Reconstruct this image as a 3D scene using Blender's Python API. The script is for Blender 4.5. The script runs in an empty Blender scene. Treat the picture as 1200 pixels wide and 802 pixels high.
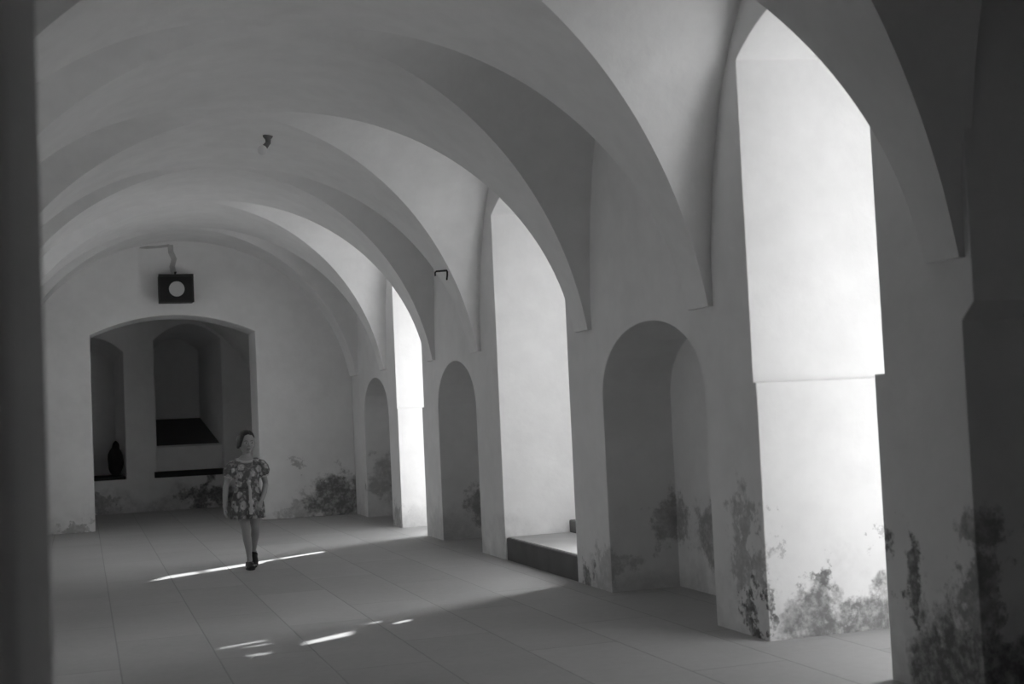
import bpy, bmesh, math, random
from math import sin, cos, pi, sqrt
from mathutils import Vector, Matrix, Euler, noise

random.seed(4)
SC = bpy.context.scene
COL = SC.collection

# ------------------------------------------------------------------ helpers
def link(name, me, mat=None, parent=None):
    o = bpy.data.objects.new(name, me)
    COL.objects.link(o)
    if mat:
        me.materials.append(mat)
    if parent:
        o.parent = parent
    return o

def obj(name, bm, mat=None, parent=None, smooth=False):
    bmesh.ops.recalc_face_normals(bm, faces=bm.faces)
    me = bpy.data.meshes.new(name)
    bm.to_mesh(me); bm.free()
    if smooth:
        for p in me.polygons: p.use_smooth = True
    return link(name, me, mat, parent)

def raw(name, verts, faces, mat=None, parent=None, smooth=False):
    me = bpy.data.meshes.new(name)
    me.from_pydata(verts, [], faces); me.update()
    if smooth:
        for p in me.polygons: p.use_smooth = True
    return link(name, me, mat, parent)

def tag(o, label, cat, group=None):
    o['label'] = label; o['category'] = cat
    if group: o['group'] = group
    return o

def struct(o):
    o['kind'] = 'structure'
    return o

def box(bm, x0, x1, y0, y1, z0, z1):
    v = [bm.verts.new((x, y, z)) for x in (x0, x1) for y in (y0, y1) for z in (z0, z1)]
    for f in ((0,1,3,2),(4,6,7,5),(0,4,5,1),(2,3,7,6),(0,2,6,4),(1,5,7,3)):
        bm.faces.new([v[i] for i in f])
    return v

def loft(bm, rings, cap=True, closed=True):
    vs = [[bm.verts.new(p) for p in r] for r in rings]
    n = len(rings[0])
    for a, b in zip(vs, vs[1:]):
        for i in range(n if closed else n-1):
            j = (i+1) % n
            bm.faces.new((a[i], a[j], b[j], b[i]))
    if cap and closed:
        bm.faces.new(list(reversed(vs[0]))); bm.faces.new(vs[-1])
    return vs

def tube(bm, pts, rad, seg=16, flat=None):
    """tapered tube through pts, rounded ends; rad may be (ra, rb) pairs with a flattening axis"""
    pts = [Vector(p) for p in pts]
    rings = []
    up = Vector(flat) if flat else Vector((0.13, 1, 0.07))
    ext = []
    t0 = (pts[1]-pts[0]).normalized(); t1 = (pts[-1]-pts[-2]).normalized()
    def rr(r): return r if isinstance(r, tuple) else (r, r)
    n = len(pts)
    seq = []
    r0 = rr(rad[0]); m0 = min(r0)
    for k in (0.98, 0.8, 0.45):
        s = sqrt(1-k*k); seq.append((pts[0]-t0*m0*k, (r0[0]*s, r0[1]*s), t0))
    for i in range(n):
        t = (pts[min(i+1, n-1)]-pts[max(i-1, 0)]).normalized()
        seq.append((pts[i], rr(rad[i]), t))
    r1 = rr(rad[-1]); m1 = min(r1)
    for k in (0.45, 0.8, 0.98):
        s = sqrt(1-k*k); seq.append((pts[-1]+t1*m1*k, (r1[0]*s, r1[1]*s), t1))
    for p, r, t in seq:
        a = (up - t*up.dot(t)).normalized(); b = t.cross(a)
        rings.append([p + a*(r[1]*cos(2*pi*i/seg)) + b*(r[0]*sin(2*pi*i/seg)) for i in range(seg)])
    loft(bm, rings)

def ellipsoid(bm, c, r, rot=None, u=24, v=16):
    m = Matrix.Translation(c) @ (rot.to_matrix().to_4x4() if rot else Matrix()) @ Matrix.Diagonal((*r, 1))
    return bmesh.ops.create_uvsphere(bm, u_segments=u, v_segments=v, radius=1, matrix=m)['verts']

def apply_mods(o):
    dg = bpy.context.evaluated_depsgraph_get()
    me = bpy.data.meshes.new_from_object(o.evaluated_get(dg))
    o.modifiers.clear()
    o.data = me
    return o

def cut(o, cutters):
    for c in cutters:
        m = o.modifiers.new('cut', 'BOOLEAN'); m.operation = 'DIFFERENCE'; m.solver = 'EXACT'; m.object = c
    apply_mods(o)
    for c in cutters:
        bpy.data.objects.remove(c)

def bevel(o, w=0.012, seg=2, ang=50):
    m = o.modifiers.new('bevel', 'BEVEL'); m.width = w; m.segments = seg
    m.limit_method = 'ANGLE'; m.angle_limit = math.radians(ang)
    apply_mods(o)

# ------------------------------------------------------------------ materials
def newmat(name, rough=0.9, spec=0.15):
    m = bpy.data.materials.new(name); m.use_nodes = True
    nt = m.node_tree; b = nt.nodes['Principled BSDF']
    b.inputs['Roughness'].default_value = rough
    b.inputs['Specular IOR Level'].default_value = spec
    return m, nt, b

class N:
    """tiny node-graph helper"""
    def __init__(s, nt): s.nt = nt
    def mk(s, t, **kw):
        n = s.nt.nodes.new(t)
        for k, v in kw.items(): setattr(n, k, v)
        return n
    def put(s, sock, v):
        if hasattr(v, 'is_linked') or isinstance(v, bpy.types.NodeSocket): s.nt.links.new(v, sock)
        else: sock.default_value = v
    def math(s, op, a, b=0.0, clamp=False):
        n = s.mk('ShaderNodeMath', operation=op, use_clamp=clamp)
        s.put(n.inputs[0], a); s.put(n.inputs[1], b)
        return n.outputs[0]
    def smooth(s, v, lo, hi, a=0.0, b=1.0):
        n = s.mk('ShaderNodeMapRange', interpolation_type='SMOOTHSTEP')
        s.put(n.inputs['Value'], v)
        n.inputs['From Min'].default_value = lo; n.inputs['From Max'].default_value = hi
        n.inputs['To Min'].default_value = a; n.inputs['To Max'].default_value = b
        return n.outputs[0]
    def noise(s, vec, scale, detail=4, rough=0.55, out='Fac'):
        n = s.mk('ShaderNodeTexNoise')
        s.nt.links.new(vec, n.inputs['Vector'])
        n.inputs['Scale'].default_value = scale; n.inputs['Detail'].default_value = detail
        n.inputs['Roughness'].default_value = rough
        return n.outputs[out]
    def vmath(s, op, a, b=None, out=0):
        n = s.mk('ShaderNodeVectorMath', operation=op)
        s.put(n.inputs[0], a)
        if b is not None: s.put(n.inputs[1], b)
        return n.outputs[out]
    def scale(s, v, k):
        n = s.mk('ShaderNodeVectorMath', operation='SCALE'); s.put(n.inputs[0], v); n.inputs['Scale'].default_value = k
        return n.outputs[0]
    def grey(s, v):
        n = s.mk('ShaderNodeCombineColor')
        for i in range(3): s.put(n.inputs[i], v)
        return n.outputs[0]

def simple(name, v, rough=0.8, spec=0.2, var=0.0, sc=8.0, bump=0.0):
    m, nt, b = newmat(name, rough, spec); g = N(nt)
    pos = g.mk('ShaderNodeTexCoord').outputs['Object']
    nz = g.noise(pos, sc, 5)
    val = g.math('ADD', v*(1-var), g.math('MULTIPLY', nz, 2*v*var))
    nt.links.new(g.grey(val), b.inputs['Base Color'])
    if bump:
        bp = g.mk('ShaderNodeBump'); bp.inputs['Strength'].default_value = bump; bp.inputs['Distance'].default_value = 0.01
        nt.links.new(g.noise(pos, sc*4, 5), bp.inputs['Height']); nt.links.new(bp.outputs[0], b.inputs['Normal'])
    return m

def plaster(name, base, stain=0.0, dark=0.16, blobs=(), bump=0.25):
    """old limewash: uneven tone, damp stains with ragged tops near the floor"""
    m, nt, b = newmat(name, 0.92, 0.1); g = N(nt)
    pos = g.mk('ShaderNodeNewGeometry').outputs['Position']
    sep = g.mk('ShaderNodeSeparateXYZ'); nt.links.new(pos, sep.inputs[0]); z = sep.outputs[2]
    big = g.noise(pos, 0.9, 3); mid = g.noise(pos, 5.0, 5, 0.6)
    val = g.math('MULTIPLY', base, g.math('ADD', g.math('MULTIPLY', big, 0.16), g.math('ADD', g.math('MULTIPLY', mid, 0.16), 0.84)))
    mask = None
    if stain:
        n1 = g.noise(pos, 2.3, 6, 0.62)
        h = g.math('ADD', g.math('MULTIPLY', n1, 1.5), g.math('MULTIPLY', z, -0.95))
        mask = g.math('MULTIPLY', g.smooth(h, 0.36, 0.86), stain)
    if blobs:
        wob = g.scale(g.vmath('SUBTRACT', g.noise(pos, 3.2, 6, 0.68, 'Color'), (0.5, 0.5, 0.5)), 1.0)
        wp = g.vmath('ADD', pos, wob)
        for c, r, sx, k in blobs:
            d = g.vmath('MULTIPLY', g.vmath('SUBTRACT', wp, c), sx)
            ln = g.vmath('LENGTH', d, out='Value')
            mk = g.smooth(ln, r*0.65, r*1.15, k, 0.0)
            mask = mk if mask is None else g.math('MAXIMUM', mask, mk)
    if mask is not None:
        grit = g.noise(pos, 14.0, 6, 0.7)
        mask = g.math('MULTIPLY', mask, g.smooth(grit, 0.25, 0.6, 0.45, 1.0))
        inv = g.math('SUBTRACT', 1.0, mask)
        val = g.math('ADD', g.math('MULTIPLY', val, inv), g.math('MULTIPLY', mask, dark))
    nt.links.new(g.grey(val), b.inputs['Base Color'])
    bp = g.mk('ShaderNodeBump'); bp.inputs['Strength'].default_value = bump; bp.inputs['Distance'].default_value = 0.03
    hh = g.math('ADD', g.math('MULTIPLY', g.noise(pos, 2.0, 3), 1.0), g.math('MULTIPLY', g.noise(pos, 12.0, 5), 0.35))
    nt.links.new(hh, bp.inputs['Height']); nt.links.new(bp.outputs[0], b.inputs['Normal'])
    return m

def paving():
    m, nt, b = newmat('stone_paving', 0.75, 0.25); g = N(nt)
    pos = g.mk('ShaderNodeNewGeometry').outputs['Position']
    mp = g.mk('ShaderNodeMapping'); nt.links.new(pos, mp.inputs[0])
    mp.inputs['Rotation'].default_value = (0, 0, pi/2)
    mp.inputs['Location'].default_value = (0.35, 0.39, 0)
    br = g.mk('ShaderNodeTexBrick'); nt.links.new(mp.outputs[0], br.inputs['Vector'])
    br.inputs['Scale'].default_value = 1.0
    br.inputs['Brick Width'].default_value = 1.75; br.inputs['Row Height'].default_value = 0.56
    br.inputs['Mortar Size'].default_value = 0.006; br.inputs['Mortar Smooth'].default_value = 0.5
    br.offset = 0.42
    br.inputs['Color1'].default_value = (0.93,)*3+(1,); br.inputs['Color2'].default_value = (1.05,)*3+(1,)
    br.inputs['Mortar'].default_value = (0.72,)*3+(1,)
    tone = g.math('ADD', 0.80, g.math('MULTIPLY', g.noise(pos, 1.4, 5), 0.22))
    tone = g.math('ADD', tone, g.math('MULTIPLY', g.noise(pos, 16.0, 5, 0.65), 0.18))
    val = g.math('MULTIPLY', g.math('MULTIPLY', tone, FLOOR), br.outputs['Color'])
    nt.links.new(g.grey(val), b.inputs['Base Color'])
    bp = g.mk('ShaderNodeBump'); bp.inputs['Strength'].default_value = 0.25; bp.inputs['Distance'].default_value = 0.01
    nt.links.new(g.math('ADD', g.noise(pos, 9.0, 5), g.math('MULTIPLY', br.outputs['Fac'], -0.8)), bp.inputs['Height'])
    nt.links.new(bp.outputs[0], b.inputs['Normal'])
    return m

WALL, FLOOR = 0.86, 0.45
blobs_right = (
    ((4.02, 6.90, 0.27), 0.14, (1, 1, 1), 0.92), ((4.30, 6.90, 0.02), 0.27, (.45, 1, 1), 0.85), ((4.62, 6.90, 0.22), 0.15, (1, 1, .8), 0.6),
    ((3.80, 6.90, 0.60), 0.06, (1, 1, 1), 0.35), ((4.50, 6.90, 0.62), 0.05, (1, 1, 1), 0.4),
    ((3.70, 7.03, 0.10), 0.20, (2.5, 1, 1), 0.95), ((3.70, 7.12, 0.52), 0.24, (2.5, 1, .8), 0.5), ((3.70, 7.0, 0.3), 0.10, (2.5, 1, .6), 0.6),
    ((4.20, 8.6, 0.42), 0.30, (1, .8, 1), 0.6), ((4.3, 7.7, 0.5), 0.25, (1, 1, 1), 0.6),
    ((4.3, 9.25, 0.5), 0.22, (1, 1, 1), 0.55),
    ((3.72, 9.70, 0.1), 0.16, (1, 1, 1), 0.8), ((3.72, 9.35, 0.1), 0.22, (1, .8, 1), 0.4),
    ((4.2, 13.3, 0.45), 0.40, (1, .8, .9), 0.9), ((4.25, 14.10, 0.3), 0.3, (1, 1, 1), 0.7),
    ((4.2, 17.6, 0.3), 0.45, (1, .7, 1), 0.9), ((4.05, 18.12, 0.5), 0.3, (1, 1, .8), 0.5),
    ((3.72, 5.53, 0.50), 0.13, (1, 1, .5), 0.9), ((3.72, 5.20, 0.1), 0.30, (1, .7, 1), 0.9),
    ((3.72, 16.35, 0.1), 0.22, (1, 1, 1), 0.5),
    ((3.72, 4.95, 0.55), 0.18, (1, 1, .5), 0.7),
)
M_right = plaster('limewash_right', WALL, 0.30, 0.13, blobs_right)
M_end = plaster('limewash_end', WALL, 0.22, 0.17,
                (((3.45, 18.9, 0.25), 0.40, (.8, 1, 1.1), 0.95), ((3.0, 18.9, 0.12), 0.18, (.4, 1, 1), 0.5), ((2.95, 18.9, 0.75), 0.10, (1, 1, 1), 0.5),
                 ((-0.1, 18.9, 0.02), 0.12, (.3, 1, 1), 0.6)))
M_vault = plaster('limewash_vault', WALL*1.06, 0.0)
M_wall = plaster('limewash_plain', WALL, 0.25)
M_far = plaster('limewash_far_room', WALL, 0.5, 0.10, (((1.9, 22.5, 0.2), 0.25, (.5, 1, 1), 0.9), ((0.3, 22.5, 0.15), 0.2, (.6, 1, 1), 0.6)))
M_dark_sill = plaster('dark_plaster', 0.14, 0.0)
M_sill_shade = plaster('sill_shade_black', 0.05, 0.0)  # shade on the alcove sills, put in as black colour
M_floor = paving()
M_step = simple('worn_stone', 0.16, 0.85, 0.2, 0.25, 4, 0.3)
M_slab = simple('pale_stone', 0.50, 0.85, 0.2, 0.12, 4, 0.2)
M_wood = simple('weathered_wood', 0.12, 0.8, 0.2, 0.3, 6)
M_iron = simple('dark_iron', 0.03, 0.6, 0.4, 0.2, 10)
M_ground = simple('sunlit_yard', 0.4, 0.95, 0.1, 0.15, 1.0)
M_chase = simple('patched_plaster', 0.52, 0.95, 0.1, 0.25, 9, 0.3)

# ------------------------------------------------------------------ the hall: constants (metres; x right, y down the hall)
W, XL, XO = 3.72, -1.0, 5.34
YF0, YF1, YE0, YE1 = 1.1, 2.16, 18.9, 19.65
XC, ZC, R = 1.36, 1.60, 2.36
ZS = 1.98
TOP = 5.2
RISE = ZC + R - ZS
#  wall openings: (near y, far y, springing, rise, ledge height or None)
OPEN = [(5.57, 6.90, 3.38, 0.22, 1.49), (9.96, 11.85, 3.22, 0.24, None), (14.73, 16.10, 3.22, 0.18, 1.47)]
NICHE = [(7.53, 9.25, 1.965), (12.62, 14.10, 1.93), (16.57, 18.12, 1.90)]
#  vault bays (lunettes): y ranges
BAYS = [(3.00, 4.90), (5.155, 7.36), (7.66, 9.41), (9.70, 12.37), (12.65, 14.13), (14.42, 16.60), (16.88, 18.40)]

# ------------------------------------------------------------------ right wall with openings and niches
def arc_pts(y0, y1, z, rise, n=24, power=2.0):
    c, h = (y0+y1)/2, (y1-y0)/2
    return [(c + h*cos(pi*i/n), z + rise*(1-abs(cos(pi*i/n))**power)) for i in range(n+1)]   # from y1 to y0

def prism(outline, x0, x1, dz=0.0):
    bm = bmesh.new()
    zmin = 0.6
    r0 = [(x0, y, z) for y, z in outline]
    r1 = [(x1, y, z + (dz if z > 3.0 else 0)) for y, z in outline]
    loft(bm, [r0, r1])
    return obj('cutter', bm)

cutters = [prism([(4.95, -0.2), (4.95, 1.70), (4.86, 1.78), (4.86, 3.2), (3.3, 3.2), (3.3, -0.2)], W-0.3, W+0.8)]
for yn, yf, zs, rise, zl in OPEN:
    arc = arc_pts(yn, yf, zs, rise)
    if zl:
        o = [(yf-0.035, -0.2), (yf-0.035, zl), (yf, zl)] + arc + [(yn, zl), (yn+0.085, zl), (yn+0.085, -0.2)]
    else:
        o = [(yf, -0.2)] + arc + [(yn, -0.2)]
    o = [(y, z) for y, z in o]
    cutters.append(prism(o, W-0.3, XO+0.3, 0.12))
for y0, y1, zt in NICHE:
    c, h = (y0+y1)/2, (y1-y0)/2
    zs = zt-0.52
    arc = [(c+h*cos(pi*i/28), zs+0.52*sin(pi*i/28)**0.92) for i in range(29)]
    cutters.append(prism([(y1, -0.2)] + arc + [(y0, -0.2)], W-0.3, W+0.56))
bm = bmesh.new(); box(bm, W, XO, -3.2, 23.4, -0.15, TOP)
wr = struct(obj('wall_right', bm, M_right))
cut(wr, cutters)
bevel(wr, 0.014, 2)
for p in wr.data.polygons: p.use_smooth = False

# raised threshold and step in the middle doorway
bm = bmesh.new(); box(bm, W+0.012, XO, 9.96, 11.85, -0.05, 0.205)
t = struct(obj('trim_1', bm, M_step)); bevel(t, 0.012)
bm = bmesh.new(); box(bm, W+0.03, XO, 9.965, 11.845, 0.19, 0.212)
t = struct(obj('trim_2', bm, M_slab)); bevel(t, 0.006)
bm = bmesh.new(); box(bm, 4.36, XO, 9.965, 11.845, 0.21, 0.33)
t = struct(obj('trim_3', bm, M_step)); bevel(t, 0.012)

# unseen boards and posts added outside the three openings to control the light
def sun_boards(name, yn, yf, parts):
    bm = bmesh.new()
    for p in parts: box(bm, *p)
    return struct(obj(name, bm, M_wood))
sun_boards('sun_blocker_1', 5.57, 6.90, [(5.24, 5.33, 6.34, 6.90, 0, 3.75), (5.24, 5.33, 5.57, 5.76, 0, 3.75)])  # unseen posts added to keep sun out and dim this opening
# middle doorway: unseen slotted board, added to shape the sun on the floor
leaf = sun_boards('sun_slot_board_2', 9.96, 11.85, [(5.24, 5.29, 11.05, 11.85, 0.33, 3.56)])
SUN_SLOTS = [[(11.745, 3.23), (11.70, 3.234), (11.60, 2.985), (11.65, 2.977)], [(11.565, 3.11), (11.535, 3.113), (11.455, 2.98), (11.495, 2.974)],
        [(11.294, 3.131), (11.262, 3.133), (11.133, 3.016), (11.176, 3.01)], [(11.286, 2.855), (11.16, 2.87), (11.115, 2.607), (11.29, 2.574)],
        [(11.414, 2.494), (11.374, 2.502), (11.328, 2.403), (11.385, 2.388)], [(11.21, 2.383), (11.14, 2.395), (11.12, 2.269), (11.22, 2.247)]]
cc = []
for q in SUN_SLOTS:                            # slots laid out to cast the sun blotches
    bm = bmesh.new(); loft(bm, [[(5.2, y, z) for y, z in q], [(5.35, y, z) for y, z in q]]); cc.append(obj('cutter', bm))
cut(leaf, cc)
sun_boards('light_post_2', 9.96, 11.85, [(5.22, 5.32, 9.96, 10.44, 0.33, 3.4)])  # unseen near post added to dim this doorway
sun_boards('sun_blocker_3', 14.73, 16.05, [(5.24, 5.33, 15.80, 16.10, 0, 2.06), (5.24, 5.33, 14.73, 15.8, 2.0, 2.06),  # unseen posts added to narrow the sun strip; thin bars break it
                               (5.27, 5.30, 14.73, 16.1, 2.46, 2.49), (5.27, 5.30, 14.73, 16.1, 3.02, 3.05), (5.24, 5.33, 14.73, 15.0, 0, 3.4)])

# ------------------------------------------------------------------ vault: barrel with cross vaults over every bay
NP = 40
def levels(): return [pi/2*i/NP for i in range(NP+1)]
verts, faces, smooth_groups = [], [], []
def grid(rows):
    base = len(verts); n = len(rows[0])
    for r in rows: verts.extend(r)
    for i in range(len(rows)-1):
        for j in range(n-1):
            a = base+i*n+j
            faces.append((a, a+1, a+n+1, a+n))
def xg(z): return sqrt(max(0.0, R*R-(z-ZC)**2))
for s in (1, -1):
    wall_x = W if s > 0 else XL
    for a, b in BAYS:
        c, h = (a+b)/2, (b-a)/2
        for e in (1, -1):
            rows = []
            for ph in levels():
                z = ZS+RISE*sin(ph); y = c+e*h*cos(ph); xi = XC+s*xg(z)
                rows.append([(wall_x+s*0.05+(xi-wall_x-s*0.05)*k/14, y, z) for k in range(15)])
            grid(rows)
    edges = [(YF1-0.1, None)] + BAYS + [(None, YE0+0.1)]
    for i in range(len(BAYS)+1):
        rows = []
        for ph in levels():
            z = ZS+RISE*sin(ph); x = XC+s*xg(z)
            if i == 0: ya = YF1-0.1
            else:
                a, b = BAYS[i-1]; ya = (a+b)/2+(b-a)/2*cos(ph)
            if i == len(BAYS): yb = YE0+0.1
            else:
                a, b = BAYS[i]; yb = (a+b)/2-(b-a)/2*cos(ph)
            rows.append([(x, ya+(yb-ya)*k/6, z) for k in range(7)])
        grid(rows)
        # little ledge below the foot of each rib
        a0, b0 = rows[0][0], rows[0][-1]
        grid([[a0, b0], [(wall_x+s*0.05, a0[1], ZS-0.004), (wall_x+s*0.05, b0[1], ZS-0.004)]])
# roof over the vault
base = len(verts)
x0, x1, y0, y1 = XL-0.6, XO, -3.2, 23.4
verts += [(x, y, z) for x in (x0, x1) for y in (y0, y1) for z in (TOP, TOP+0.25)]
for f in ((0,1,3,2),(4,6,7,5),(0,4,5,1),(2,3,7,6),(0,2,6,4),(1,5,7,3)):
    faces.append(tuple(base+i for i in f))
ceil = struct(raw('ceiling', verts, faces, M_vault, smooth=True))
for p in list(ceil.data.polygons)[-6:]: p.use_smooth = False

# ------------------------------------------------------------------ left wall, floor, end wall, front wall, yard
bm = bmesh.new(); box(bm, XL-0.6, XL, -3.2, 23.4, -0.15, TOP)
wl = struct(obj('wall_left', bm, M_wall))
FILL_OPENINGS = [(-1.3, -0.5), (7.6, 8.9), (14.0, 15.0), (15.6, 17.2), (20.4, 21.0)]  # unseen openings added in the left wall for fill light
cc = []
for a, b in FILL_OPENINGS:
    bm = bmesh.new(); box(bm, XL-0.8, XL+0.2, a, b, 1.1, 2.9); cc.append(obj('cutter', bm))
cut(wl, cc)
bm = bmesh.new(); box(bm, XL-0.6, XO+0.02, -3.2, 24.6, -0.2, 0.0)
struct(obj('floor', bm, M_floor))
bm = bmesh.new(); box(bm, XO+0.02, 26, -12, 45, -0.2, -0.02); box(bm, -22, XL-0.62, -12, 45, -0.2, -0.02)
struct(obj('ground', bm, M_ground))

bm = bmesh.new(); box(bm, XL, W, YE0, YE1, 0, TOP)
we = struct(obj('wall_end', bm, M_end))
dy0, dy1 = 0.13, 2.36
bm = bmesh.new()
arc = arc_pts(dy0, dy1, 2.67, 0.25)
o = [(dy1, -0.2)] + arc + [(dy0, -0.2)]
loft(bm, [[(x, YE0-0.2, z) for x, z in o], [(x, YE1+0.2, z) for x, z in o]])
cut(we, [obj('cutter', bm)]); bevel(we, 0.014)

# front wall: the photographer stands in its doorway
bm = bmesh.new(); box(bm, XL, W, YF0, YF1, 0, TOP)
wf = struct(obj('wall_front', bm, M_wall))
bm = bmesh.new()
fx0, fx1 = -0.052, 1.95
o = [(fx1, -0.2), (fx1, 3.6), (fx0, 3.6), (fx0, -0.2)]
loft(bm, [[(x, YF0-0.2, z) for x, z in o], [(x, YF1+0.2, z) for x, z in o]])
cut(wf, [obj('cutter', bm)]); bevel(wf, 0.018, 3)
bm = bmesh.new(); box(bm, XL-0.6, XO, -3.4, -3.2, -0.15, TOP)
struct(obj('wall_back', bm, M_wall))

# ------------------------------------------------------------------ room beyond the doorway
RX0, RX1, YR = -1.0, 2.80, 22.5
bm = bmesh.new(); box(bm, XL-0.6, XO, YR, YR+1.6, -0.15, TOP)
wfar = struct(obj('wall_far', bm, M_far))
def alcove(x0, x1, zb, zs, rise, depth, splay, back_up):
    bm = bmesh.new()
    ls = 0.0 if x0 > 0.5 else splay
    front = [(x1, zb)] + arc_pts(x0, x1, zs, rise, 20) + [(x0, zb)]
    back = [(x1-splay, zb+back_up)] + [(x, z) for x, z in arc_pts(x0+ls, x1-splay, zs-0.12, rise*0.8, 20)] + [(x0+ls, zb+back_up)]
    e = 0.2
    ext = [(x, YR-e, z) for x, z in front]
    loft(bm, [ext, [(x, YR, z) for x, z in front], [(x, YR+depth, z) for x, z in back]])
    return obj('cutter', bm)
cut(wfar, [alcove(1.15, 2.23, 0.55, 2.80, 0.26, 1.2, 0.27, 0.0), alcove(-0.35, 0.66, 0.55, 2.62, 0.25, 1.0, 0.12, 0.0)])
bevel(wfar, 0.02)
# masonry parapet and sloping sill in a darker plaster inside the middle alcove
bm = bmesh.new()
prof = [(0.10, 0.64), (0.10, 1.03), (0.20, 1.06), (1.19, 1.50), (1.19, 0.64)]
def xs(d): return 1.154, 2.23-0.27*d/1.2-0.004
ra = [(xs(d)[0], YR+d, z) for d, z in prof]; rb = [(xs(d)[1], YR+d, z) for d, z in prof]
loft(bm, [ra, rb])
t = struct(obj('trim_4', bm, M_far))
t.data.materials.append(M_dark_sill)
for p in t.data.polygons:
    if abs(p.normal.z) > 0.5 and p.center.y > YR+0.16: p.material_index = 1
# black strips standing in for the shade along both alcove sills
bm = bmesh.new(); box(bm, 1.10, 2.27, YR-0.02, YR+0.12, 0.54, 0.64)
t = struct(obj('sill_shade_1', bm, M_sill_shade)); bevel(t, 0.01)
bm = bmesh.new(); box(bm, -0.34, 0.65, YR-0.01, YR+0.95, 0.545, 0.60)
t = struct(obj('sill_shade_2', bm, M_sill_shade)); bevel(t, 0.01)
# side wall and vault of the far room
bm = bmesh.new(); box(bm, RX1, RX1+0.6, YE1, YR, 0, TOP)
struct(obj('wall_far_side', bm, M_far))
vv, ff = [], []
c, a = (RX0+RX1)/2, (RX1-RX0)/2
for i in range(41):
    th = pi*i/40
    for y in (YE1-0.02, YR+0.02): vv.append((c+(a+0.03)*cos(th), y, 1.6+1.75*sin(th)))
for i in range(40): ff.append((2*i, 2*i+1, 2*i+3, 2*i+2))
struct(raw('ceiling_far', vv, ff, M_far, smooth=True))

# dark bundle on the sill of the left alcove
bm = bmesh.new()
ellipsoid(bm, (0, 0, 0.25), (0.17, 0.16, 0.27), u=28, v=20)
ellipsoid(bm, (0.02, 0.0, 0.50), (0.085, 0.08, 0.10), u=20, v=14)
for v in bm.verts:
    v.co += v.co.normalized()*0.035*noise.noise(v.co*7)
    v.co.z = max(v.co.z, 0.0)
b = obj('bundle', bm, simple('dark_cloth', 0.035, 0.95, 0.1, 0.3, 12, 0.4), smooth=True)
b.location = (0.50, YR+0.22, 0.602); b.scale = (0.72, 0.8, 0.95)
tag(b, 'dark lumpy bundle sitting on the sill of the left alcove beyond the doorway', 'bundle')

# ------------------------------------------------------------------ plaster chase and box above the end doorway
bm = bmesh.new()
path = [(1.27, 3.50), (1.25, 3.60), (1.28, 3.70), (1.24, 3.80), (1.235, 3.90)]
for (xa, za), (xb, zb) in zip(path, path[1:]):
    wv = 0.035+0.012*random.random()
    r0 = [(xa-wv, YE0-0.006, za), (xa+wv, YE0-0.006, za), (xa+wv, YE0+0.01, za), (xa-wv, YE0+0.01, za)]
    r1 = [(xb-wv, YE0-0.006, zb+.005), (xb+wv, YE0-0.006, zb+.005), (xb+wv, YE0+0.01, zb+.005), (xb-wv, YE0+0.01, zb+.005)]
    loft(bm, [r0, r1])
path = [(1.22, 3.895, 0.02), (1.05, 3.875, 0.016), (0.92, 3.87, 0.02), (0.82, 3.865, 0.008)]
for (xa, za, wa), (xb, zb, wb) in zip(path, path[1:]):
    loft(bm, [[(xa, YE0-0.005, za-wa), (xa, YE0-0.005, za+wa), (xa, YE0+0.01, za+wa), (xa, YE0+0.01, za-wa)],
              [(xb, YE0-0.005, zb-wb), (xb, YE0-0.005, zb+wb), (xb, YE0+0.01, zb+wb), (xb, YE0+0.01, zb-wb)]])
struct(obj('trim_5', bm, M_chase))

wb = bpy.data.objects.new('wall_box', None); COL.objects.link(wb); wb.location = (1.28, YE0, 3.08)
tag(wb, 'black rectangular box with a pale round disc on the wall above the doorway', 'wall box')
M_black = simple('black_paint', 0.020, 0.6, 0.3, 0.3, 12)
M_black2 = simple('worn_black_edge', 0.035, 0.7, 0.3, 0.3, 12)
hw, hh, dp = 0.23, 0.19, 0.26
bm = bmesh.new(); box(bm, -hw, hw, -dp, 0.0, 0, 2*hh)
cs = obj('case', bm, M_black, wb); bevel(cs, 0.008)
bm = bmesh.new()
for q in ((-hw-.004, hw+.004, -dp-.012, -dp+.01, 2*hh-.03, 2*hh+.006), (-hw-.004, hw+.004, -dp-.012, -dp+.01, -.006, .02),
          (-hw-.004, -hw+.02, -dp-.0115, -dp+.01, .02, 2*hh-.03), (hw-.02, hw+.004, -dp-.0115, -dp+.01, .02, 2*hh-.03)): box(bm, *q)
obj('front_rim', bm, M_black2, wb)
bm = bmesh.new()
rings = []
for r, y in ((0.103, 0.0), (0.105, -0.012), (0.098, -0.018), (0.09, -0.012), (0.05, -0.009), (0.012, -0.008)):
    rings.append([(r*cos(2*pi*i/40)+0.005, -dp+y, hh-0.01+r*sin(2*pi*i/40)) for i in range(40)])
loft(bm, rings)
d = obj('disc', bm, simple('pale_disc', 0.52, 0.7, 0.2, 0.05), wb); d['label'] = 'pale round disc on the black front'
bm = bmesh.new()
tube(bm, [(0, -dp*0.5, 2*hh-.01), (0, -dp*0.5, 2*hh+0.03), (0.012, -dp*0.5, 2*hh+0.045)], [0.014, 0.012, 0.01], 10)
tube(bm, [(0.005, -dp*0.5, 2*hh+.04), (0, -dp*0.2, 2*hh+.055), (0, 0.01, 2*hh+0.06)], [0.008, 0.008, 0.008], 8)
obj('hanger', bm, M_iron, wb, True)

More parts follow.
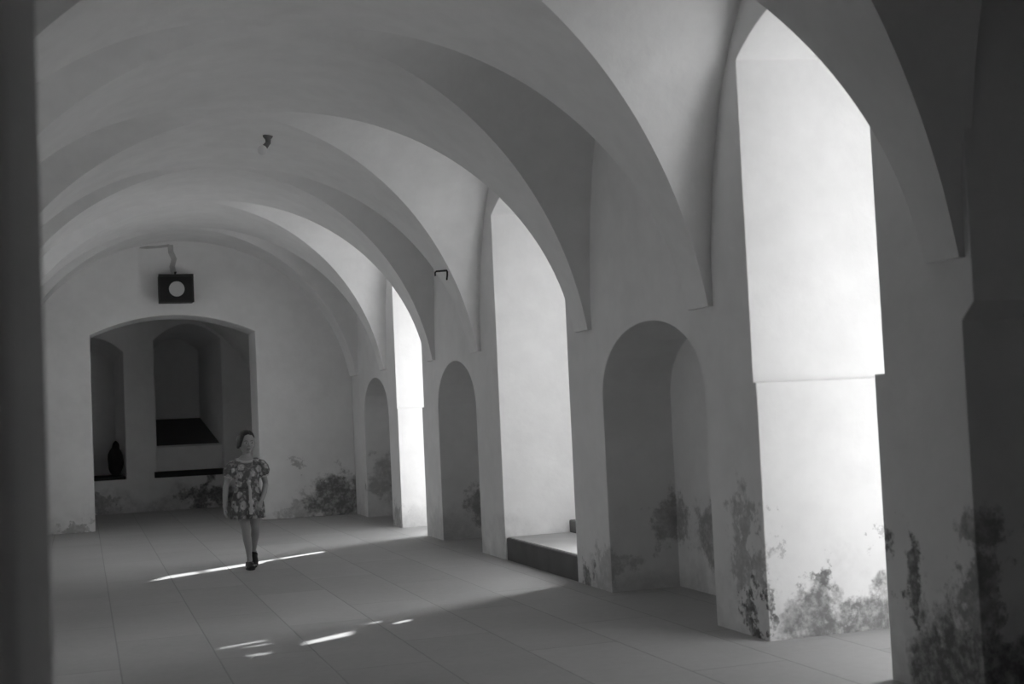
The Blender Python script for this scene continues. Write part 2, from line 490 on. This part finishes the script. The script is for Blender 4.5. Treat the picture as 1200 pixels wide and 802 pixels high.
# iron staple on the wall of the second pier
bm = bmesh.new()
tube(bm, [(0.06, 0, 0.01), (-0.02, 0, 0.012), (-0.125, -0.01, 0.004), (-0.138, -0.012, -0.008), (-0.138, -0.012, -0.035)], [0.010, 0.010, 0.009, 0.009, 0.008], 8)
tube(bm, [(-0.012, 0, 0.01), (-0.016, -0.004, -0.04), (-0.022, -0.006, -0.075)], [0.009, 0.009, 0.008], 8)
h = obj('wall_hook', bm, M_iron, None, True); h.location = (3.42, 12.34, 2.76)
tag(h, 'small bent iron hook on the arch rib above the middle wall niche', 'hook')

# small fitting with a pale end, low on the vault
fx = Vector((1.62, 11.8, 3.80))
hk = bpy.data.objects.new('ceiling_fitting', None); COL.objects.link(hk); hk.location = fx
tag(hk, 'small dark fitting with a pale rounded end hanging from the vault', 'ceiling fitting')
M_fit = simple('grey_metal', 0.16, 0.6, 0.3, 0.2, 12)
bm = bmesh.new()
loft(bm, [[(r*cos(2*pi*i/20)+0.030, r*sin(2*pi*i/20), z) for i in range(20)] for r, z in ((0.050, 0.20), (0.045, 0.135), (0.026, 0.11), (0.022, 0.07))])
obj('mount', bm, M_fit, hk, True)
bm = bmesh.new(); tube(bm, [(0.030, 0, 0.08), (-0.004, -0.02, 0.035)], [0.022, 0.026], 12)
obj('socket', bm, M_fit, hk, True)
bm = bmesh.new(); ellipsoid(bm, (-0.028, -0.033, 0.005), (0.043, 0.043, 0.045), u=20, v=14)
p = obj('pale_end', bm, simple('pale_ceramic', 0.8, 0.5, 0.4), hk, True); p['label'] = 'pale rounded end'

# ------------------------------------------------------------------ the girl
GX, GY = 1.475, 12.83
def body_mesh():
    bm = bmesh.new()
    # torso
    S = [(0.585, 0.060, 0.066, 0), (0.62, 0.108, 0.083, 0), (0.665, 0.113, 0.086, 0), (0.72, 0.103, 0.078, 0), (0.775, 0.094, 0.070, 0), (0.83, 0.100, 0.072, 0),
         (0.89, 0.111, 0.077, 0), (0.95, 0.119, 0.076, 0.003), (0.99, 0.124, 0.068, 0.006), (1.025, 0.105, 0.054, 0.008), (1.045, 0.072, 0.046, 0.008), (1.07, 0.044, 0.042, 0.006)]
    loft(bm, [[(a*cos(2*pi*i/32), oy+b*sin(2*pi*i/32), z) for i in range(32)] for z, a, b, oy in S])
    tube(bm, [(0, 0.010, 1.02), (0, 0.004, 1.06), (0.004, -0.004, 1.11), (0.006, -0.010, 1.15)], [0.046, 0.038, 0.036, 0.042], 20)
    # legs: right leg bears the weight, left leg trails with a lifted heel
    tube(bm, [(-0.055, 0, 0.63), (-0.052, -0.008, 0.56), (-0.040, -0.018, 0.46), (-0.028, -0.026, 0.375), (-0.026, -0.022, 0.345), (-0.016, -0.012, 0.27), (-0.006, -0.008, 0.19), (-0.002, -0.012, 0.11), (0, -0.012, 0.06)],
         [0.068, 0.066, 0.053, 0.041, 0.039, 0.040, 0.033, 0.025, 0.028], 20)
    tube(bm, [(0.055, 0, 0.63), (0.058, 0.0, 0.56), (0.062, 0.0, 0.46), (0.064, 0.008, 0.38), (0.064, 0.022, 0.35), (0.060, 0.075, 0.285), (0.054, 0.125, 0.22), (0.050, 0.165, 0.155), (0.048, 0.185, 0.115)],
         [0.068, 0.066, 0.053, 0.041, 0.039, 0.040, 0.033, 0.025, 0.028], 20)
    tube(bm, [(0, -0.0, 0.045), (0.0, -0.06, 0.035), (-0.003, -0.115, 0.024), (-0.004, -0.15, 0.02)], [(0.030, 0.034), (0.033, 0.026), (0.034, 0.018), (0.024, 0.013)], 16, flat=(0, 0, 1))
    tube(bm, [(0.048, 0.185, 0.10), (0.05, 0.135, 0.065), (0.053, 0.09, 0.028), (0.054, 0.062, 0.018)], [(0.030, 0.032), (0.032, 0.025), (0.034, 0.018), (0.024, 0.013)], 16, flat=(0, 0.5, 1))
    # arms
    tube(bm, [(-0.105, 0.006, 0.985), (-0.135, 0.008, 0.955), (-0.165, 0.012, 0.88), (-0.190, 0.016, 0.80), (-0.198, 0.010, 0.765), (-0.206, -0.006, 0.70), (-0.212, -0.022, 0.63), (-0.214, -0.028, 0.60)],
         [0.040, 0.038, 0.032, 0.027, 0.027, 0.026, 0.020, 0.018], 18)
    tube(bm, [(0.105, 0.006, 0.985), (0.135, 0.010, 0.955), (0.160, 0.020, 0.88), (0.176, 0.030, 0.805), (0.176, 0.022, 0.775), (0.158, -0.035, 0.715), (0.132, -0.092, 0.655), (0.122, -0.112, 0.635)],
         [0.040, 0.038, 0.032, 0.027, 0.027, 0.026, 0.020, 0.018], 18)
    # hands: palm, four unequal curled fingers, thumb from the side of the palm
    def hand(wrist, d, side, back):
        d, side, back = Vector(d).normalized(), Vector(side).normalized(), Vector(back).normalized()
        w = Vector(wrist)
        tube(bm, [w, w+d*0.025, w+d*0.055], [(0.019, 0.015), (0.027, 0.013), (0.030, 0.011)], 16, flat=tuple(back))
        for k, (off, ln) in enumerate(((0.0225, 0.050), (0.0078, 0.058), (-0.0068, 0.054), (-0.0212, 0.042))):
            b = w+d*(0.056-0.004*abs(k-1))+side*off; d0 = d; d = (d0+side*off*9).normalized()
            p1 = b+d*ln*0.45-back*0.004; p2 = p1+(d-back*0.55).normalized()*ln*0.33; p3 = p2+(d-back*1.3).normalized()*ln*0.24
            tube(bm, [b-d*0.012, b, p1, p2, p3], [0.0062, 0.0062, 0.0058, 0.0054, 0.0046], 10); d = d0
        b = w+d*0.018+side*0.020
        p1 = b+(d*0.7+side*0.85-back*0.30).normalized()*0.028; p2 = p1+(d+side*0.12-back*0.35).normalized()*0.022
        tube(bm, [b-side*0.008, b, p1, p2], [0.0080, 0.0080, 0.0070, 0.0056], 10)
    hand((-0.214, -0.029, 0.595), (-0.03, -0.14, -1), (0.12, -1, 0.14), (-1, -0.1, 0.05))
    hand((0.120, -0.116, 0.630), (-0.42, -0.32, -0.85), (-0.75, -0.35, 0.45), (0.45, -0.85, 0.1))
    # head turned a little towards the openings
    hm = Matrix.Translation((0.006, -0.014, 1.195)) @ Euler((math.radians(2), 0, math.radians(14))).to_matrix().to_4x4()
    hb = bmesh.new()
    bmesh.ops.create_uvsphere(hb, u_segments=48, v_segments=36, radius=1)
    for v in hb.verts:
        x, y, z = v.co
        px, py, pz = x*0.076, y*0.092, z*0.108
        if z < 0:                                   # jaw and chin
            t = min(1, -z); px *= 1-0.24*t**2.0; py = py*(1-0.20*t) - 0.016*t if y < 0.2 else py*(1-0.42*t)-0.010*t
        if y < -0.5 and abs(z) < 0.6: py += 0.006*(1-abs(z)/0.6)*(-y-0.5)*2   # flatter face plane
        for sx in (-1, 1):                          # eye sockets and cheeks
            e = math.exp(-((px-sx*0.029)**2+(pz+0.004)**2)/(2*0.012**2)); py += 0.006*e*(y < 0)
            c = math.exp(-((px-sx*0.036)**2+(pz+0.038)**2)/(2*0.018**2)); py -= 0.004*c*(y < 0)
        v.co = (px, py, pz)
    # nose, lips, ears
    tube(hb, [(0, -0.082, 0.008), (0, -0.088, -0.012), (0, -0.095, -0.027), (0, -0.090, -0.032)], [0.004, 0.0055, 0.0085, 0.0065], 12)
    for sx in (-1, 1):
        ellipsoid(hb, (sx*0.0085, -0.091, -0.032), (0.0065, 0.007, 0.0055), u=12, v=8)
        ellipsoid(hb, (sx*0.074, 0.012, -0.012), (0.010, 0.020, 0.030), Euler((0.15, 0, sx*0.35)), u=16, v=12)
    ellipsoid(hb, (0, -0.078, -0.057), (0.019, 0.010, 0.007), u=16, v=8)
    ellipsoid(hb, (0, -0.075, -0.067), (0.018, 0.012, 0.009), u=16, v=8)
    ellipsoid(hb, (0, -0.064, -0.090), (0.024, 0.016, 0.014), u=20, v=14)
    for v in hb.verts: v.co = hm @ v.co
    tmp = bpy.data.meshes.new('t'); hb.to_mesh(tmp); hb.free(); bm.from_mesh(tmp); bpy.data.meshes.remove(tmp)
    return bm, hm

M_skin = simple('skin', 0.36, 0.55, 0.3, 0.06, 6)
bm, HM = body_mesh()
girl = obj('person', bm, M_skin)
m = girl.modifiers.new('r', 'REMESH'); m.mode = 'VOXEL'; m.voxel_size = 0.0031; m.use_smooth_shade = True
m = girl.modifiers.new('s', 'SMOOTH'); m.factor = 0.5; m.iterations = 3
apply_mods(girl)
for p in girl.data.polygons: p.use_smooth = True
girl.location = (GX, GY, 0.006)
girl.rotation_euler = (0, 0, math.radians(-3))
tag(girl, 'girl in a short flowered dress walking over the sunlit strip on the floor', 'person')

# eyes, brows, lips
for sx in (-1, 1):
    bm = bmesh.new(); ellipsoid(bm, HM @ Vector((sx*0.029, -0.0745, -0.004)), (0.0125, 0.0115, 0.0072), HM.to_euler(), u=16, v=12)
    e = obj('eye', bm, simple('eye_white', 0.5, 0.3, 0.5), girl, True)
    bm = bmesh.new(); ellipsoid(bm, HM @ Vector((sx*0.029+0.001, -0.0835, -0.004)), (0.0058, 0.0035, 0.0062), HM.to_euler(), u=14, v=10)
    obj('iris', bm, simple('dark_iris', 0.02, 0.2, 0.5), e, True)
    bm = bmesh.new(); tube(bm, [HM @ Vector(q) for q in ((sx*0.014, -0.0865, 0.013), (sx*0.029, -0.0845, 0.018), (sx*0.044, -0.0735, 0.014))], [0.0016, 0.0020, 0.0012], 8)
    obj('eyebrow', bm, simple('brow_hair', 0.05), girl, True)
bm = bmesh.new()
tube(bm, [HM @ Vector(q) for q in ((-0.018, -0.079, -0.060), (-0.007, -0.0865, -0.0575), (0.007, -0.0865, -0.0575), (0.018, -0.079, -0.060))], [0.002, 0.0035, 0.0035, 0.002], 10)
tube(bm, [HM @ Vector(q) for q in ((-0.015, -0.079, -0.063), (0, -0.0855, -0.0665), (0.015, -0.079, -0.063))], [0.002, 0.004, 0.002], 10)
obj('lips', bm, simple('lips', 0.16, 0.5, 0.3), girl, True)

# hair: side parting, ear-length bob
bm = bmesh.new()
U, V = 72, 40
part = 0.022
def hair_pt(u, v, off):
    a = 2*pi*u/U; ph = pi*v/V
    x, y, z = sin(ph)*cos(a), sin(ph)*sin(a), cos(ph)
    strand = 0.0022*sin(a*31+z*4)+0.0016*sin(a*53+1.3)
    k = 1.0+0.05*max(0, -z)
    px = x*(0.0835+strand+off+0.014*max(0, -x)*max(0, 0.35-z))*k; py = y*(0.0985+strand+off)*k + 0.003; pz = z*(0.1155+off*1.2) + 0.001
    if z > 0.3: pz -= 0.007*math.exp(-((px-part)/0.006)**2)*(1 if y < 0.3 else 0.3)
    return Vector((px, py, pz))
def low_limit(a):
    # lowest polar angle reached by hair at azimuth a; front is a = -pi/2
    q = (a+pi/2+pi) % (2*pi) - pi          # > 0 on her left
    d = abs(q)
    front = 0.80
    if q > 0:                                # combed back behind the ear
        if d < 0.75: return front+0.12*(d/0.75)
        if d < 1.25: return front+0.12+(d-0.75)/0.5*0.30
        if d < 1.95: return 1.22
        return 1.22+min(1, (d-1.95)/0.35)*0.90
    if d < 0.55: return front+0.12*(d/0.55)
    if d < 0.95: return front+0.12+(d-0.55)/0.40*1.02
    return 1.94+0.18*min(1, (d-0.95)/1.2)
rings_o, rings_i = [], []
for v in range(V+1):
    ro, ri = [], []
    for u in range(U):
        a = 2*pi*u/U; lim = low_limit(a); vv = V*(lim/pi)*v/V
        ro.append(hair_pt(u, vv, 0.004*sin(pi*min(1, v/V)))); ri.append(hair_pt(u, vv, -0.012))
    rings_o.append(ro); rings_i.append(ri)
rings = rings_o + list(reversed(rings_i))
rings = [[HM @ p for p in r] for r in rings]
loft(bm, rings)
hair = obj('hair', bm, simple('dark_hair', 0.035, 0.45, 0.5, 0.4, 30, 0.3), girl, True)

# dress
def cloth_mat():
    m, nt, b = newmat('flowered_cotton', 0.9, 0.1); g = N(nt)
    pos = g.mk('ShaderNodeTexCoord').outputs['Object']
    vo = g.mk('ShaderNodeTexVoronoi'); vo.feature = 'F1'; nt.links.new(pos, vo.inputs['Vector']); vo.inputs['Scale'].default_value = 13.0
    vo.inputs['Randomness'].default_value = 0.75
    dist = g.math('ADD', vo.outputs['Distance'], g.math('MULTIPLY', g.math('SUBTRACT', g.noise(pos, 45, 2), 0.5), 0.35))
    petal = g.smooth(dist, 0.34, 0.50, 1.0, 0.0); eye = g.smooth(dist, 0.08, 0.15, 1.0, 0.0)
    leaf = g.smooth(g.noise(pos, 30, 3, 0.6), 0.5, 0.62, 0.0, 0.16)
    v = g.math('ADD', g.math('ADD', 0.15, leaf), g.math('MULTIPLY', petal, 0.30))
    v = g.math('SUBTRACT', v, g.math('MULTIPLY', eye, 0.30))
    nt.links.new(g.grey(v), b.inputs['Base Color'])
    return m
M_dress = cloth_mat()
M_trim = simple('pale_trim', 0.55, 0.9, 0.1, 0.05, 20)
bm = bmesh.new()
NS = 96
D = [(1.030, 0.088, 0.060, 0.006, 0), (1.015, 0.112, 0.068, 0.006, 0), (0.99, 0.131, 0.079, 0.005, 0), (0.95, 0.133, 0.088, 0.002, 0), (0.89, 0.125, 0.089, 0, 0.001), (0.83, 0.113, 0.084, 0, 0.002), (0.785, 0.106, 0.081, 0, 0.002),
     (0.77, 0.106, 0.081, 0, 0.002), (0.745, 0.116, 0.090, 0, 0.004), (0.70, 0.130, 0.104, -0.004, 0.006), (0.64, 0.142, 0.118, -0.006, 0.008), (0.58, 0.150, 0.126, -0.006, 0.010), (0.52, 0.156, 0.132, -0.005, 0.012), (0.475, 0.160, 0.136, -0.004, 0.013)]
def ring(z, a, b, oy, rip, inset=0.0):
    out = []
    for i in range(NS):
        t = 2*pi*i/NS
        k = rip*(sin(t*9+z*3)+0.6*sin(t*14+1.1-z*5))
        zz = z
        if z > 1.0:  # lower at the front: open square neck
            zz = z - 0.028*max(0, -sin(t))**2*min(1, (z-0.985)/0.045)
        out.append(((a+k-inset)*cos(t), oy+(b+k-inset)*sin(t), zz))
    return out
outer = [ring(*r) for r in D]
inner = [ring(*r, inset=0.006) for r in reversed(D)]
vs = loft(bm, outer+inner, cap=False)
for i in range(NS): bm.faces.new((vs[-1][i], vs[-1][(i+1) % NS], vs[0][(i+1) % NS], vs[0][i]))
dress = obj('dress', bm, M_dress, girl, True)
# shoulder yoke
for s in (-1, 1):
    bm = bmesh.new()
    pts = [(s*0.085, -0.066, 0.985), (s*0.085, -0.045, 1.018), (s*0.085, -0.008, 1.036), (s*0.085, 0.035, 1.026), (s*0.085, 0.064, 1.0)]
    tube(bm, pts, [(0.026, 0.007), (0.030, 0.008), (0.031, 0.009), (0.030, 0.008), (0.026, 0.007)], 14, flat=(0, 0.2, 1))
    obj('shoulder_strap', bm, M_dress, dress, True)
# puffed sleeves with pale cuffs
for s, path in ((-1, [(-0.103, 0.006, 1.012), (-0.120, 0.006, 0.985), (-0.142, 0.008, 0.945), (-0.157, 0.010, 0.905), (-0.167, 0.012, 0.872)]),
                (1, [(0.103, 0.006, 1.012), (0.120, 0.008, 0.985), (0.142, 0.012, 0.945), (0.155, 0.017, 0.905), (0.163, 0.021, 0.872)])):
    bm = bmesh.new(); rr = []
    P_ = [Vector(p) for p in path]
    for k, (p, rad, rp) in enumerate(zip(P_, (0.030, 0.056, 0.066, 0.064, 0.047), (0.001, 0.003, 0.005, 0.005, 0.003))):
        t = (P_[min(k+1, 4)]-P_[max(k-1, 0)]).normalized(); a = (Vector((0, 1, 0))-t*t.y).normalized(); b = t.cross(a)
        rr.append([p+(a*cos(q)+b*sin(q))*(rad+rp*sin(q*9)) for q in [2*pi*i/54 for i in range(54)]])
    loft(bm, rr)
    sl = obj('sleeve', bm, M_dress, girl, True)
    bm = bmesh.new(); t = (P_[4]-P_[3]).normalized(); a = (Vector((0, 1, 0))-t*t.y).normalized(); b = t.cross(a)
    loft(bm, [[P_[4]+t*h_+(a*cos(q)+b*sin(q))*rd for q in [2*pi*i/40 for i in range(40)]] for h_, rd in ((-0.006, 0.044), (-0.004, 0.050), (0.010, 0.049), (0.013, 0.043))])
    c_ = obj('cuff', bm, M_trim, sl, True); c_['label'] = 'pale cuff'
# belt with a long hanging tie
bm = bmesh.new()
loft(bm, [[((a)*cos(2*pi*i/64), (b)*sin(2*pi*i/64), z) for i in range(64)] for z, a, b in ((0.764, 0.104, 0.079), (0.762, 0.112, 0.087), (0.790, 0.112, 0.087), (0.792, 0.104, 0.080))])
obj('belt', bm, M_dress, dress, True)
bm = bmesh.new()
tube(bm, [(0.018, -0.092, 0.782), (0.022, -0.108, 0.74), (0.020, -0.124, 0.68), (0.024, -0.138, 0.60), (0.020, -0.147, 0.52)], [(0.010, 0.004), (0.013, 0.005), (0.014, 0.005), (0.015, 0.005), (0.017, 0.005)], 12, flat=(0, 1, 0))
t_ = obj('tie', bm, M_trim, dress, True); t_['label'] = 'pale hanging tie'
# pale collar edge
bm = bmesh.new()
pts = []
for i in range(25):
    t = pi+pi*i/24
    pts.append((0.092*cos(t), 0.006+0.066*sin(t), 1.030-0.028*max(0, -sin(t))**2+0.004))
tube(bm, pts, [(0.012, 0.004)]*25, 10, flat=(0, -1, 0.5))
obj('collar', bm, M_trim, dress, True)

# shoes
M_shoe = simple('dark_leather', 0.02, 0.4, 0.4, 0.2, 20)
def shoe(ankle_to_toe, tilt):
    bm = bmesh.new()
    L = [(-0.040, 0.022, 0.058), (-0.026, 0.034, 0.070), (0.02, 0.038, 0.068), (0.06, 0.040, 0.062), (0.10, 0.043, 0.050), (0.140, 0.038, 0.040), (0.166, 0.020, 0.024)]
    rings = []
    for y, w, h in L:
        rings.append([(w*cos(t), -y, max(0.0, (h/2)+(h/2)*sin(t))) for t in [2*pi*i/24 for i in range(24)]])
    loft(bm, rings)
    so_ = obj('shoe', bm, M_shoe, girl, True)
    bm = bmesh.new()
    loft(bm, [[(w*1.06*cos(t)*abs(cos(t))**-0.0, -0.06-(0.099)*sin(t), z) for t in [2*pi*i/32 for i in range(32)]] for w, z in ((0.040, -0.006), (0.041, 0.006))])
    obj('sole', bm, M_shoe, so_)
    bm = bmesh.new()
    tube(bm, [(-0.036, -0.012, 0.02), (-0.036, -0.02, 0.055), (0, -0.03, 0.074), (0.036, -0.02, 0.055), (0.036, -0.012, 0.02)], [(0.007, 0.003)]*5, 10, flat=(0, -0.6, 1))
    obj('strap', bm, M_shoe, so_, True)
    so_.location = ankle_to_toe; so_.rotation_euler = tilt
    return so_
shoe((0.0, -0.004, 0.0005), (0, 0, math.radians(2)))
shoe((0.0485, 0.192, 0.088), (math.radians(37), 0, math.radians(-2)))

# ------------------------------------------------------------------ light and sky
world = bpy.data.worlds.new('sky'); SC.world = world; world.use_nodes = True
bg = world.node_tree.nodes['Background']
sd = Vector((-0.811, -0.585, -0.58)).normalized()
SKY_BASE, GLOW, GLOW_POW = 1.5, 22.0, 16.0
g = N(world.node_tree)
dv = g.vmath('NORMALIZE', g.mk('ShaderNodeTexCoord').outputs['Generated'])
dt = g.math('MAXIMUM', g.vmath('DOT_PRODUCT', dv, tuple(-sd), out='Value'), 0.0)
g.put(bg.inputs['Strength'], g.math('ADD', SKY_BASE, g.math('MULTIPLY', g.math('POWER', dt, GLOW_POW), GLOW)))   # hazy sky, brighter round the sun
bg.inputs['Color'].default_value = (1, 1, 1, 1)
sun = bpy.data.lights.new('sun', 'SUN'); sun.energy = 9.5; sun.angle = math.radians(0.6)
so = bpy.data.objects.new('sun', sun); COL.objects.link(so)
so.rotation_euler = sd.to_track_quat('-Z', 'Y').to_euler(); so.location = (12, 20, 10)

# ------------------------------------------------------------------ camera
yaw, pitch, roll = 0.31603289, 0.0507086, -0.04565217
f = Vector((sin(yaw)*cos(pitch), cos(yaw)*cos(pitch), sin(pitch)))
r = Vector((cos(yaw), -sin(yaw), 0)); u = r.cross(f)
r2 = r*cos(roll)+u*sin(roll); u2 = -r*sin(roll)+u*cos(roll)
cam = bpy.data.cameras.new('camera'); co = bpy.data.objects.new('camera', cam); COL.objects.link(co)
cam.sensor_width = 36; cam.sensor_fit = 'HORIZONTAL'; cam.lens = 1550/1200*36
m = Matrix((r2, u2, -f)).transposed().to_4x4(); m.translation = (0, 0, 1.4)
co.matrix_world = m
cam.clip_start = 0.05
cam.dof.use_dof = True; cam.dof.focus_distance = 12.5; cam.dof.aperture_fstop = 3.2
SC.camera = co

SC.view_settings.view_transform = 'Standard'; SC.view_settings.look = 'None'
SC.view_settings.gamma = 1.0; SC.view_settings.use_curve_mapping = False
SC.view_settings.exposure = 0.29
